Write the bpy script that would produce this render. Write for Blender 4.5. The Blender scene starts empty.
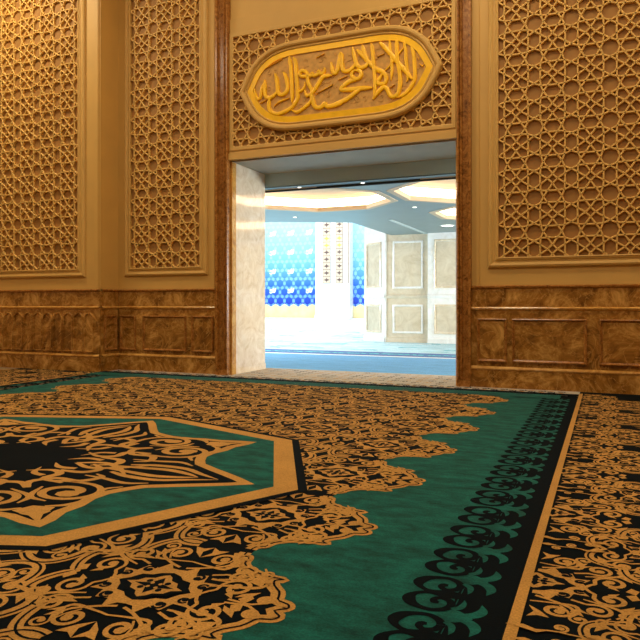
import bpy, bmesh, math, random
from mathutils import Vector
random.seed(7)
SC = bpy.context.scene
COL = SC.collection
PI = math.pi
# ------------------------------------------------------------------ materials
def newmat(name):
    m = bpy.data.materials.new(name); m.use_nodes = True
    nt = m.node_tree; b = nt.nodes['Principled BSDF']
    return m, nt, b
def srgb(r, g, b):
    def f(c):
        c /= 255.
        return c/12.92 if c <= .04045 else ((c+.055)/1.055)**2.4
    return (f(r), f(g), f(b), 1)
def plain(name, col, rough=.6, metal=0, noise=0, nscale=8, bump=0, spec=.5, sheen=0):
    m, nt, b = newmat(name)
    b.inputs['Base Color'].default_value = col
    b.inputs['Roughness'].default_value = rough
    b.inputs['Metallic'].default_value = metal
    b.inputs['Specular IOR Level'].default_value = spec
    if sheen: b.inputs['Sheen Weight'].default_value = sheen
    if noise or bump:
        tc = nt.nodes.new('ShaderNodeTexCoord'); n = nt.nodes.new('ShaderNodeTexNoise')
        n.inputs['Scale'].default_value = nscale; n.inputs['Detail'].default_value = 5
        nt.links.new(tc.outputs['Object'], n.inputs['Vector'])
        if noise:
            mx = nt.nodes.new('ShaderNodeMix'); mx.data_type = 'RGBA'; mx.blend_type = 'MULTIPLY'
            mx.inputs[0].default_value = 1
            mx.inputs[6].default_value = col
            r = nt.nodes.new('ShaderNodeMapRange')
            r.inputs[1].default_value = .3; r.inputs[2].default_value = .7
            r.inputs[3].default_value = 1-noise; r.inputs[4].default_value = 1+noise*.6
            nt.links.new(n.outputs['Fac'], r.inputs[0]); nt.links.new(r.outputs[0], mx.inputs[7])
            nt.links.new(mx.outputs[2], b.inputs['Base Color'])
        if bump:
            bp = nt.nodes.new('ShaderNodeBump'); bp.inputs['Strength'].default_value = bump
            bp.inputs['Distance'].default_value = .01
            nt.links.new(n.outputs['Fac'], bp.inputs['Height']); nt.links.new(bp.outputs[0], b.inputs['Normal'])
    return m
def pile(name, col, noise=.25, stretch=(1, 1, 1), scale=3, fine=.3, sheen=.05):
    """wool pile: broad brushed tone changes plus a fine speckle of tufts"""
    m, nt, b = newmat(name)
    b.inputs['Roughness'].default_value = 1; b.inputs['Specular IOR Level'].default_value = .1
    b.inputs['Sheen Weight'].default_value = sheen
    tc = nt.nodes.new('ShaderNodeTexCoord'); mp = nt.nodes.new('ShaderNodeMapping')
    mp.inputs['Scale'].default_value = stretch
    nt.links.new(tc.outputs['Object'], mp.inputs[0])
    n = nt.nodes.new('ShaderNodeTexNoise'); n.inputs['Scale'].default_value = scale; n.inputs['Detail'].default_value = 8
    n.inputs['Roughness'].default_value = .65
    n2 = nt.nodes.new('ShaderNodeTexNoise'); n2.inputs['Scale'].default_value = 90; n2.inputs['Detail'].default_value = 2
    nt.links.new(mp.outputs[0], n.inputs['Vector']); nt.links.new(tc.outputs['Object'], n2.inputs['Vector'])
    r = nt.nodes.new('ShaderNodeMapRange'); r.inputs[1].default_value = .3; r.inputs[2].default_value = .7
    r.inputs[3].default_value = 1-noise; r.inputs[4].default_value = 1+noise
    r2 = nt.nodes.new('ShaderNodeMapRange'); r2.inputs[1].default_value = .25; r2.inputs[2].default_value = .75
    r2.inputs[3].default_value = 1-fine; r2.inputs[4].default_value = 1+fine
    nt.links.new(n.outputs['Fac'], r.inputs[0]); nt.links.new(n2.outputs['Fac'], r2.inputs[0])
    mu = nt.nodes.new('ShaderNodeMath'); mu.operation = 'MULTIPLY'
    nt.links.new(r.outputs[0], mu.inputs[0]); nt.links.new(r2.outputs[0], mu.inputs[1])
    mx = nt.nodes.new('ShaderNodeMix'); mx.data_type = 'RGBA'; mx.blend_type = 'MULTIPLY'
    mx.inputs[0].default_value = 1; mx.inputs[6].default_value = col
    nt.links.new(mu.outputs[0], mx.inputs[7]); nt.links.new(mx.outputs[2], b.inputs['Base Color'])
    bp = nt.nodes.new('ShaderNodeBump'); bp.inputs['Strength'].default_value = .35; bp.inputs['Distance'].default_value = .004
    nt.links.new(n2.outputs['Fac'], bp.inputs['Height']); nt.links.new(bp.outputs[0], b.inputs['Normal'])
    return m
def marble(name, base, dark, light, rough=.22, scale=1.6, coat=0, vein=.5):
    m, nt, b = newmat(name)
    b.inputs['Roughness'].default_value = rough; b.inputs['Coat Weight'].default_value = coat
    L = nt.links.new
    tc = nt.nodes.new('ShaderNodeTexCoord')
    n = nt.nodes.new('ShaderNodeTexNoise'); n.inputs['Scale'].default_value = scale*1.4; n.inputs['Detail'].default_value = 9
    n.inputs['Roughness'].default_value = .68; n.inputs['Distortion'].default_value = 1.4
    L(tc.outputs['Object'], n.inputs['Vector'])
    cr = nt.nodes.new('ShaderNodeValToRGB')
    e = cr.color_ramp.elements; e[0].position = .32; e[0].color = dark; e[1].position = .7; e[1].color = light
    k = e.new(.5); k.color = base
    L(n.outputs['Fac'], cr.inputs[0])
    n2 = nt.nodes.new('ShaderNodeTexNoise'); n2.inputs['Scale'].default_value = scale*1.1; n2.inputs['Detail'].default_value = 7
    n2.inputs['Distortion'].default_value = 2.5
    L(tc.outputs['Object'], n2.inputs['Vector'])
    s = nt.nodes.new('ShaderNodeMath'); s.operation = 'SUBTRACT'; s.inputs[1].default_value = .5
    a = nt.nodes.new('ShaderNodeMath'); a.operation = 'ABSOLUTE'
    r = nt.nodes.new('ShaderNodeMapRange'); r.inputs[1].default_value = 0; r.inputs[2].default_value = .022
    r.inputs[3].default_value = vein; r.inputs[4].default_value = 0
    L(n2.outputs['Fac'], s.inputs[0]); L(s.outputs[0], a.inputs[0]); L(a.outputs[0], r.inputs[0])
    mx = nt.nodes.new('ShaderNodeMix'); mx.data_type = 'RGBA'; mx.inputs[7].default_value = light
    L(r.outputs[0], mx.inputs[0]); L(cr.outputs[0], mx.inputs[6]); L(mx.outputs[2], b.inputs['Base Color'])
    return m
def glow(name, col, st):
    m, nt, b = newmat(name)
    b.inputs['Base Color'].default_value = col
    b.inputs['Emission Color'].default_value = col; b.inputs['Emission Strength'].default_value = st
    return m
M = {}
M['plaster'] = plain('warm_plaster', srgb(206, 166, 90), .55, noise=.05, nscale=2)
M['screen'] = plain('carved_plaster', srgb(222, 180, 98), .55)
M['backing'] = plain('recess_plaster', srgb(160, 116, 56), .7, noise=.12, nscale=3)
M['brown_marble'] = marble('brown_marble', srgb(154, 106, 44), srgb(86, 52, 17), srgb(216, 168, 92), .2, 1.7)
M['trim_marble'] = marble('trim_marble', srgb(156, 102, 44), srgb(90, 52, 20), srgb(190, 138, 72), .22, 6)
M['moulding'] = marble('moulding_marble', srgb(200, 148, 70), srgb(164, 110, 46), srgb(224, 178, 98), .2, 2.5)
M['pale_marble'] = marble('pale_marble', srgb(226, 208, 180), srgb(206, 182, 148), srgb(240, 228, 208), .07, 1.8, coat=.3, vein=.35)
M['beige_marble'] = marble('beige_marble', srgb(212, 198, 174), srgb(198, 182, 156), srgb(224, 212, 190), .15, 1.2, vein=.3)
M['white_marble'] = marble('white_marble', srgb(236, 234, 230), srgb(224, 220, 214), srgb(246, 246, 246), .12, 1.2, vein=.2)
M['gold'] = plain('gilded_plaster', srgb(255, 200, 4), .36, metal=.03, noise=.1, nscale=6)
M['plaque_ground'] = plain('plaque_ground', srgb(206, 158, 78), .55, noise=.2, nscale=14, bump=.6)
M['c_green'] = pile('green_pile', srgb(14, 84, 76), .6, (1.2, 2.4, 1), 3.4)
M['c_black'] = pile('black_pile', srgb(3, 12, 17), .2, sheen=0)
M['c_gold'] = pile('gold_pile', srgb(186, 140, 70), .16, scale=1.6)
M['c_pale'] = pile('threshold_pile', srgb(186, 178, 164), .2)
M['c_sky'] = pile('sky_pile', srgb(180, 214, 222), .2, scale=1.4)
M['c_teal'] = pile('teal_pile', srgb(92, 176, 190), .2, scale=3)
M['c_blue'] = pile('blue_pile', srgb(98, 164, 214), .16, (.6, 3, 1), 2)
M['c_white'] = pile('white_pile', srgb(214, 226, 228), .06)
M['c_deep'] = pile('deep_blue_pile', srgb(64, 96, 158), .2)
M['stone'] = plain('floor_stone', srgb(150, 130, 100), .4, noise=.2, nscale=3)
M['ceiling_grey'] = plain('grey_ceiling', srgb(128, 146, 148), .45, noise=.06, nscale=1.5)
M['soffit'] = plain('soffit_grey', srgb(170, 160, 138), .6, noise=.08, nscale=2)
M['fascia'] = plain('pale_fascia', srgb(176, 200, 208), .5)
M['dark_gap'] = plain('shadow_gap', srgb(50, 50, 44), .8)
M['cove_tan'] = plain('cove_tan', srgb(214, 186, 152), .6)
M['cove_light'] = glow('cove_diffuser', (1, .83, .58, 1), 5)
M['lamp'] = glow('downlight', (1, .93, .8, 1), 3)
M['warm_lamp'] = glow('warm_ceiling_panel', (1, .72, .42, 1), 2)
M['room_plaster'] = plain('room_plaster', srgb(196, 160, 112), .7)
M['dado'] = plain('yellow_dado', srgb(232, 212, 158), .5, noise=.15, nscale=1.2)
M['white'] = plain('white_enamel', srgb(244, 246, 250), .3)

M['strip_tan'] = plain('strip_ground', srgb(206, 184, 160), .4)
M['strip_brown'] = plain('strip_brown', srgb(104, 82, 78), .4)
M['strip_yellow'] = plain('strip_yellow', srgb(212, 186, 84), .4)
M['steel'] = plain('slot_metal', srgb(196, 208, 206), .4)
# glazed tiles: the glaze itself runs from cobalt at the foot to sky blue higher up
def tiles(name, cols):
    m, nt, b = newmat(name); L = nt.links.new
    g = nt.nodes.new('ShaderNodeNewGeometry'); s = nt.nodes.new('ShaderNodeSeparateXYZ')
    L(g.outputs['Position'], s.inputs[0])
    r = nt.nodes.new('ShaderNodeMapRange'); r.inputs[1].default_value = 1.5; r.inputs[2].default_value = 10.5
    L(s.outputs[2], r.inputs[0])
    cr = nt.nodes.new('ShaderNodeValToRGB'); e = cr.color_ramp.elements
    e[0].position = 0; e[0].color = cols[0]; e[1].position = 1; e[1].color = cols[4]
    for p, c in ((.22, cols[1]), (.42, cols[2]), (.65, cols[3])):
        k = e.new(p); k.color = c
    L(r.outputs[0], cr.inputs[0]); L(cr.outputs[0], b.inputs['Base Color'])
    b.inputs['Roughness'].default_value = .3
    return m
M['tiles'] = tiles('glazed_tiles', [srgb(16, 50, 172), srgb(40, 100, 204), srgb(96, 162, 218), srgb(136, 192, 222), srgb(166, 208, 226)])
M['grout'] = tiles('pale_glazed_lines', [srgb(110, 164, 226), srgb(120, 178, 228), srgb(148, 200, 230), srgb(160, 208, 230), srgb(180, 216, 230)])

# ------------------------------------------------------------------ object helpers
def tag(o, label=None, cat=None, group=None, kind=None):
    if label: o['label'] = label
    if cat: o['category'] = cat
    if group: o['group'] = group
    if kind: o['kind'] = kind
    return o
def empty(name, loc, label, cat, group=None):
    o = bpy.data.objects.new(name, None); o.location = loc; o.empty_display_size = .2
    COL.objects.link(o); return tag(o, label, cat, group)
def wloc(o):
    v = Vector((0, 0, 0))
    while o is not None: v = v+o.location; o = o.parent
    return v
class MB:
    def __init__(s): s.v = []; s.f = []; s.mi = []; s.mats = []
    def m(s, mat):
        if mat not in s.mats: s.mats.append(mat)
        return s.mats.index(mat)
    def poly(s, pts, mat):
        i = len(s.v); s.v += [tuple(p) for p in pts]; s.f.append(tuple(range(i, i+len(pts)))); s.mi.append(s.m(mat))
    def box(s, a, b, mat):
        x0, y0, z0 = a; x1, y1, z1 = b; i = len(s.v); k = s.m(mat)
        s.v += [(x0,y0,z0),(x1,y0,z0),(x1,y1,z0),(x0,y1,z0),(x0,y0,z1),(x1,y0,z1),(x1,y1,z1),(x0,y1,z1)]
        for q in ((0,3,2,1),(4,5,6,7),(0,1,5,4),(1,2,6,5),(2,3,7,6),(3,0,4,7)):
            s.f.append(tuple(i+j for j in q)); s.mi.append(k)
    def prism(s, pts, lo, hi, mat, P=None):
        """closed outline pts (u,v) raised from lo to hi; P maps (u,v,h) to the world"""
        n = len(pts); i = len(s.v); k = s.m(mat)
        P = P or (lambda u, v, h: (u, v, h))
        s.v += [P(u, v, lo) for u, v in pts]+[P(u, v, hi) for u, v in pts]
        s.f.append(tuple(i+j for j in range(n))[::-1]); s.f.append(tuple(i+n+j for j in range(n))); s.mi += [k, k]
        for j in range(n):
            q = (j+1) % n; s.f.append((i+j, i+q, i+n+q, i+n+j)); s.mi.append(k)
    def rings(s, loops, mat, closed=True):
        """skin between successive closed loops of points"""
        n = len(loops[0]); i = len(s.v); k = s.m(mat)
        for l in loops: s.v += [tuple(p) for p in l]
        for a in range(len(loops)-1):
            for j in range(n if closed else n-1):
                q = (j+1) % n
                s.f.append((i+a*n+j, i+a*n+q, i+(a+1)*n+q, i+(a+1)*n+j)); s.mi.append(k)
    def build(s, name, parent=None, fix=True, loc=None, smooth=False):
        base = wloc(parent) if parent is not None else Vector(loc or (0, 0, 0))
        me = bpy.data.meshes.new(name)
        me.from_pydata([(x-base.x, y-base.y, z-base.z) for x, y, z in s.v], [], s.f)
        for m in s.mats: me.materials.append(M[m])
        me.polygons.foreach_set('material_index', s.mi)
        if smooth: me.polygons.foreach_set('use_smooth', [True]*len(me.polygons))
        me.update()
        if fix:
            b = bmesh.new(); b.from_mesh(me); bmesh.ops.recalc_face_normals(b, faces=b.faces); b.to_mesh(me); b.free()
        o = bpy.data.objects.new(name, me); COL.objects.link(o)
        if parent is not None: o.parent = parent
        else: o.location = base
        return o
def box_obj(name, a, b, mat, parent=None, kind=None, bevel=0):
    mb = MB(); mb.box(a, b, mat)
    o = mb.build(name, parent, loc=((a[0]+b[0])/2, (a[1]+b[1])/2, a[2]))
    if kind: o['kind'] = kind
    if bevel:
        md = o.modifiers.new('bevel', 'BEVEL'); md.width = bevel; md.segments = 2; md.limit_method = 'ANGLE'
    return o
def offset(pts, d):
    """move a closed outline outward by d (counter-clockwise outline), mitred"""
    n = len(pts); out = []
    for i in range(n):
        p, c, q = pts[i-1], pts[i], pts[(i+1) % n]
        a = (c[0]-p[0], c[1]-p[1]); b = (q[0]-c[0], q[1]-c[1])
        la = math.hypot(*a) or 1; lb = math.hypot(*b) or 1
        na = (a[1]/la, -a[0]/la); nb = (b[1]/lb, -b[0]/lb)
        m = (na[0]+nb[0], na[1]+nb[1]); l = math.hypot(*m)
        if l < .25: m = na; k = 1
        else:
            m = (m[0]/l, m[1]/l); k = min(2.2, 1/max(.3, m[0]*na[0]+m[1]*na[1]))
        out.append((c[0]+m[0]*d*k, c[1]+m[1]*d*k))
    return out
def rect(u0, v0, u1, v1): return [(u0, v0), (u1, v0), (u1, v1), (u0, v1)]
def moulding(mb, outline, profile, mat, P):
    """profile: list of (outward offset, height off the wall)"""
    mb.rings([[P(u, v, h) for u, v in offset(outline, d)] for d, h in profile], mat)
def catmull(pts, n=5):
    if len(pts) < 3: return list(pts)
    out = []
    P = [tuple(2*a-b for a, b in zip(pts[0], pts[1]))]+list(pts)+[tuple(2*a-b for a, b in zip(pts[-1], pts[-2]))]
    for i in range(1, len(P)-2):
        for k in range(n):
            t = k/n
            out.append(tuple(.5*((2*b)+(c-a)*t+(2*a-5*b+4*c-d)*t*t+(3*b-a-3*c+d)*t**3) for a, b, c, d in zip(P[i-1], P[i], P[i+1], P[i+2])))
    out.append(tuple(pts[-1])); return out
def wallmap(Y):                     # a wall that faces the room (towards -Y)
    return lambda u, v, h: (u, Y-h, v)

# ------------------------------------------------------------------ room shell
YW = 12.3          # face of the portal wall
YL = 11.72         # face of the piers that step forward at both ends
H = 10.0
XL, XR = -7.64, -2.27       # outer edges of the marble door surround
PX0, PX1, PZ = -7.33, -2.53, 4.53       # the opening
X_RET, X_RET2 = -10.3, 2.0
BACK = YW+1.5
def st(name, a, b, mat): return box_obj(name, a, b, mat, kind='structure')
mb = MB()
st('wall_portal_left', (-16, YW, 0), (PX0, BACK, H), 'plaster'); st('wall_portal_right', (PX1, YW, 0), (6, BACK, H), 'plaster'); st('wall_portal_head', (PX0, YW, PZ), (PX1, BACK, H), 'plaster')
st('wall_pier_left', (-16, YL, 0), (X_RET, YW-.001, H), 'plaster')
st('wall_pier_right', (X_RET2, YL, 0), (6, YW-.001, H), 'plaster')
st('wall_left', (-16.2, -8, 0), (-16, YW, H), 'room_plaster')
st('wall_right', (6, -8, 0), (6.2, YW, H), 'room_plaster')
st('wall_back', (-16.2, -8.2, 0), (6.2, -8, H), 'room_plaster')
st('ceiling', (-16.2, -8.2, H), (6.2, BACK, H+.3), 'room_plaster')
st('floor', (-80, -8.2, -.2), (20, 70, 0), 'stone')
# warm ceiling light panels (in the room, above the frame)
k = 0
LX = ((-12.6, 'far left'), (-7.6, 'left'), (-2.6, 'right'), (2.6, 'far right'))
for x, xs in LX:
    for y, ys in ((9.6, 'row nearest the portal'), (4.2, 'middle row'), (-1.8, 'back row')):
        o = box_obj('ceiling_light', (x-.9, y-.9, H-.08), (x+.9, y+.9, H-.002), 'warm_lamp')
        tag(o, 'square warm ceiling light panel, %s column, %s' % (xs, ys), 'ceiling light', 'warm ceiling light panels')

# ------------------------------------------------------------------ carved lattice screens
A = .61
def clipseg(p, q, r):
    x0, y0, x1, y1 = r; t0, t1 = 0, 1; dx, dy = q[0]-p[0], q[1]-p[1]
    for d, a, b in ((dx, p[0]-x0, x1-p[0]), (dy, p[1]-y0, y1-p[1])):
        if abs(d) < 1e-9:
            if a < 0 or b < 0: return None
            continue
        ta, tb = -a/d, b/d
        if ta > tb: ta, tb = tb, ta
        t0 = max(t0, ta); t1 = min(t1, tb)
    if t1-t0 < 1e-4: return None
    return (p[0]+dx*t0, p[1]+dy*t0), (p[0]+dx*t1, p[1]+dy*t1)
def strap(mb, p, q, w, h0, h1, P, mat):
    dx, dy = q[0]-p[0], q[1]-p[1]; l = math.hypot(dx, dy)
    if l < 1e-4: return
    ux, uy = dx/l, dy/l; nx, ny = -uy, ux; b = w*.22; e = w*.18
    p = (p[0]-ux*e, p[1]-uy*e); q = (q[0]+ux*e, q[1]+uy*e)
    def row(c): return [P(c[0]+nx*s, c[1]+ny*s, h) for s, h in ((-w/2, h0), (-w/2, h1-b), (-w/2+b, h1), (w/2-b, h1), (w/2, h1-b), (w/2, h0))]
    mb.rings([row(p), row(q)], mat, closed=False)
R0, RD = .25, .177
CELL = []
for sx in (1, -1):
    for sy in (1, -1):
        CELL.append([(-.25*sx, -.5*sy), (0, -.132*sy), (.132*sx, 0), (.5*sx, .25*sy)])
        CELL.append([(.5*sx, R0*sy-.0), (.5*sx, R0*sy)])
for s in (1, -1):
    CELL.append([(-.323, .323*s), (-.12, .335*s), (.12, .335*s), (.323, .323*s)])
    CELL.append([(.323*s, -.323), (.335*s, -.12), (.335*s, .12), (.323*s, .323)])
    for t in (1, -1):   # the quarter of each octagon that falls in this cell
        CELL.append([(.25*s, .5*t), (.323*s, .323*t), (.5*s, .25*t)])
def lattice(mb, r, cx, cz, P, h0=0, h1=.035, w=.03, skip=None):
    """cell centres fall on (cx, cz) + k*A"""
    i0 = math.floor((r[0]-cx)/A)-1; i1 = math.ceil((r[2]-cx)/A)+1
    j0 = math.floor((r[1]-cz)/A)-1; j1 = math.ceil((r[3]-cz)/A)+1
    for i in range(i0, i1+1):
        for j in range(j0, j1+1):
            ox, oz = cx+i*A, cz+j*A
            for pl in CELL:
                for a, b in zip(pl, pl[1:]):
                    s = clipseg((ox+a[0]*A, oz+a[1]*A), (ox+b[0]*A, oz+b[1]*A), r)
                    if s and not (skip and skip(s[0]) and skip(s[1])): strap(mb, s[0], s[1], w, h0, h1, P, 'screen')
FRAME = [(0, 0), (0, .064), (.018, .07), (.03, .056), (.05, .05), (.06, .034), (.09, .034), (.105, .05), (.14, .062), (.17, .05), (.185, .028), (.19, 0)]
def screen(name, r, cx, cz, Y, label, group):
    P = wallmap(Y)
    root = empty(name, ((r[0]+r[2])/2, Y, r[1]), label, 'lattice panel', group)
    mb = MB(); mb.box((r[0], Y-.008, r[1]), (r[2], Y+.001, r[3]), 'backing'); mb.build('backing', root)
    mb = MB(); lattice(mb, r, cx, cz, P, .008, .06); mb.build('lattice', root, fix=False)
    mb = MB(); moulding(mb, rect(*r), FRAME, 'plaster', P); mb.build('frame', root)
    return root
screen('lattice_panel', (-13.95, 2.29, -10.9, 9.4), -10.9-A/2, 3.06, YL, 'tall carved star lattice panel on the forward pier at far left, above arched marble niches', None)
screen('lattice_panel', (-9.907, 2.31, -8.07, 9.4), -9.907+A/2, 3.06, YW, 'narrow tall carved star lattice panel between the left pier and the doorway', None)
screen('lattice_panel', (-1.79, 2.33, 1.26, 9.4), -1.79+A/2, 3.06, YW, 'wide tall carved star lattice panel to the right of the doorway', None)
# vertical plaster mouldings on the flat wall strips
def wall_strip(x0, x1, z0, z1, Y, label):
    P = wallmap(Y); mb = MB()
    mb.prism(rect(x0, z0, x1, z1), 0, .02, 'plaster', P); mb.prism(rect(x0+.02, z0, x1-.02, z1), .02, .032, 'plaster', P)
    o = mb.build('wall_moulding', loc=(x0, Y, z0)); tag(o, label, 'moulding')
wall_strip(-2.2, -2.13, 1.83, 9.6, YW, 'slim vertical plaster moulding right of the marble door surround')
wall_strip(-7.75, -7.69, 1.83, 9.6, YW, 'slim vertical plaster moulding left of the marble door surround')
wall_strip(-10.46, -10.33, 1.83, 9.6, YL, 'slim vertical plaster moulding on the corner of the left pier')

# portal head: lattice field, cornice and cartouche
root = empty('lattice_panel', (-4.93, YW, PZ), 'broad carved lattice panel over the doorway behind the gilded calligraphy plaque', 'lattice panel')
P = wallmap(YW+.0)
r = (-7.235, 4.8, -2.63, 7.1)
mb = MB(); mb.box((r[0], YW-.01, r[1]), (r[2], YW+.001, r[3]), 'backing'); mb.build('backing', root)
# plaque outline, centred on (PCX, PCZ)
PCX, PCZ = -4.92, 5.9
def cart(pts):
    q = [(x, z) for x, z in pts]                      # right upper quarter, from the tip
    up = q+[(-x, z) for x, z in q[::-1]]
    lo = [(x, -z) for x, z in up[::-1]]
    o = up+lo[1:-1]
    return [(PCX+x, PCZ+z) for x, z in o]
QUART = [(2.14, 0), (2.06, .17), (1.97, .34), (1.87, .5), (1.74, .63), (1.6, .73), (1.44, .81), (1.25, .865), (1.05, .895), (.85, .905), (0.3, .905)]
OUT = cart(QUART)
def inside(p):
    x, z = abs(p[0]-PCX), abs(p[1]-PCZ)
    for (a, b), (c, d) in zip(QUART, QUART[1:]):
        if c <= x <= a: return z < b+(d-b)*(a-x)/(a-c)-.06
    return x < .3 and z < .8
mb = MB(); lattice(mb, r, PCX-A/2, 5.05+A/2, P, .01, .062, skip=inside); mb.build('lattice', root, fix=False)
mb = MB()
moulding(mb, rect(*r), [(0, .01), (0, .062), (.012, .068), (.075, .068), (.085, .05), (.1, .05)], 'plaster', P)
mb.build('frame', root)
mb = MB()
mb.box((PX0, YW-.05, 4.69), (PX1, YW+.001, 4.705), 'plaster')
mb.prism(rect(PX0, 4.53, PX1, 4.66), 0, .085, 'plaster', P); mb.prism(rect(PX0, 4.66, PX1, 4.69), 0, .055, 'plaster', P)
mb.build('lintel_band', root)
mb = MB(); mb.prism(rect(PX0, 7.2, PX1, 7.5), 0, .03, 'plaster', P); mb.build('upper_band', root)
# plaque
root = empty('calligraphy_plaque', (PCX, YW-.05, PCZ-.9), 'long pointed plaque over the doorway with gilded raised Arabic calligraphy', 'plaque')
mb = MB(); moulding(mb, OUT, [(0, .03), (0, .1), (-.015, .13), (-.04, .145), (-.075, .145), (-.1, .13), (-.115, .1), (-.125, .095), (-.15, .11), (-.165, .1), (-.175, .07)], 'plaster', P)
mb.build('frame', root)
mb = MB(); G0 = offset(OUT, -.17); G1 = offset(OUT, -.285)
mb.rings([[P(u, v, .04) for u, v in G0], [P(u, v, .088) for u, v in G0], [P(u, v, .094) for u, v in G1], [P(u, v, .066) for u, v in G1]], 'gold'); mb.build('gilded_border', root)
mb = MB(); mb.prism(offset(OUT, -.16), .03, .07, 'plaque_ground', P); STROKES=[(1.0,[(1.543,0.418),(1.583,0.279),(1.602,0.085),(1.612,-0.126),(1.583,-0.256),(1.484,-0.397),(1.366,-0.478),(1.266,-0.504)]),(0.9,[(1.401,0.545),(1.429,0.378),(1.441,0.204),(1.455,0.048),(1.474,-0.165),(1.455,-0.23)]),(1.2,[(0.922,0.59),(1.085,0.41),(1.206,0.256),(1.326,0.104),(1.445,-0.046),(1.567,-0.206)]),(1.1,[(1.262,0.596),(1.262,0.383),(1.276,0.189),(1.316,-0.029),(1.326,-0.261),(1.286,-0.43),(1.206,-0.478),(1.135,-0.45),(1.095,-0.368),(1.045,-0.287),(0.984,-0.28),(0.902,-0.344),(0.82,-0.431),(0.789,-0.486)]),(0.8,[(1.121,0.598),(1.129,0.442),(1.156,0.244),(1.166,0.049),(1.15,-0.161)]),(0.5,[(1.405,0.42),(1.306,0.319),(1.206,0.198),(1.095,0.088),(1.004,0.013)]),(1.1,[(0.7,0.237),(0.833,0.11),(0.984,0.018),(1.055,-0.1),(1.021,-0.203),(0.912,-0.198),(0.889,-0.141),(0.946,-0.067),(0.984,-0.0)]),(1.0,[(0.753,0.6),(0.776,0.461),(0.795,0.242),(0.814,0.059),(0.825,-0.123),(0.825,-0.304),(0.814,-0.447)]),(1.2,[(0.459,0.514),(0.604,0.366),(0.738,0.202),(0.852,0.095),(1.002,-0.015)]),(1.1,[(0.575,0.588),(0.604,0.457),(0.652,0.341),(0.684,0.245),(0.642,0.179),(0.546,0.159),(0.478,0.201),(0.44,0.28),(0.401,0.432),(0.368,0.583)]),(1.1,[(0.44,0.28),(0.391,0.195),(0.293,0.135),(0.185,0.15),(0.156,0.228),(0.146,0.358),(0.132,0.489),(0.087,0.348),(0.057,0.186),(-0.003,0.124),(-0.053,0.201),(-0.079,0.353)]),(1.1,[(0.41,0.119),(0.352,0.054),(0.41,-0.036),(0.507,-0.036),(0.55,0.037),(0.507,0.106),(0.401,0.121)]),(1.2,[(0.507,-0.043),(0.313,-0.069),(0.185,-0.144),(0.136,-0.208),(0.352,-0.235),(0.546,-0.236),(0.776,-0.256)]),(1.2,[(0.546,-0.241),(0.41,-0.319),(0.254,-0.41),(0.057,-0.47),(-0.083,-0.49)]),(1.2,[(0.182,-0.46),(0.024,-0.497),(-0.156,-0.504),(-0.217,-0.441),(-0.257,-0.483),(-0.338,-0.511),(-0.43,-0.472),(-0.471,-0.355),(-0.502,-0.22),(-0.44,-0.152),(-0.338,-0.015),(-0.237,0.093),(-0.056,0.087)]),(1.0,[(-0.217,0.267),(-0.237,0.176),(-0.308,0.158),(-0.348,0.21),(-0.359,0.159),(-0.44,0.138),(-0.491,0.192),(-0.502,0.147),(-0.605,0.151),(-0.708,0.161),(-0.76,0.219),(-0.708,0.274),(-0.625,0.238),(-0.58,0.148),(-0.574,0.015),(-0.502,-0.126),(-0.461,-0.225)]),(1.1,[(-0.997,0.594),(-0.959,0.369),(-0.938,0.081),(-0.928,-0.167),(-0.928,-0.339)]),(1.1,[(-0.896,0.57),(-0.854,0.45),(-0.829,0.162),(-0.808,-0.125),(-0.812,-0.276),(-0.917,-0.416),(-1.065,-0.494),(-1.257,-0.53),(-1.407,-0.465),(-1.462,-0.353),(-1.446,-0.239),(-1.429,-0.164)]),(0.8,[(-0.812,-0.163),(-0.698,-0.111),(-0.65,-0.051),(-0.646,0.043)]),(0.9,[(-0.646,-0.127),(-0.605,-0.241),(-0.502,-0.238),(-0.518,-0.368),(-0.646,-0.466),(-0.812,-0.545),(-0.938,-0.489)]),(0.4,[(-0.41,-0.235),(-0.056,-0.098)]),(0.4,[(-0.399,0.483),(-0.217,0.542)]),(1.1,[(-1.118,0.299),(-1.065,0.187),(-1.029,0.01),(-1.054,-0.101),(-1.15,-0.156),(-1.235,-0.107),(-1.257,0.02),(-1.278,0.176),(-1.317,0.306)]),(1.1,[(-1.246,-0.077),(-1.364,-0.163),(-1.451,-0.187),(-1.538,-0.118),(-1.553,0.019),(-1.544,0.202)]),(0.9,[(-1.564,0.136),(-1.625,0.009),(-1.647,-0.125),(-1.706,-0.176),(-1.768,-0.09),(-1.788,0.048)]),(0.4,[(-1.549,0.425),(-1.15,0.565)]),(0.5,[(-1.332,-0.365),(-1.214,-0.292),(-0.991,-0.242)]),(0.5,[(-1.647,-0.27),(-1.505,-0.219)]),(0.4,[(0.073,-0.014),(0.27,0.038)]),(0.4,[(-0.244,-0.177),(-0.039,-0.097)]),(0.4,[(1.7,0.081),(1.758,0.016),(1.777,0.051)]),(0.4,[(1.661,0.21),(1.69,0.158)]),(0.4,[(0.871,0.321),(1.021,0.362)]),(0.4,[(1.124,-0.306),(1.226,-0.256)])]
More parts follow.
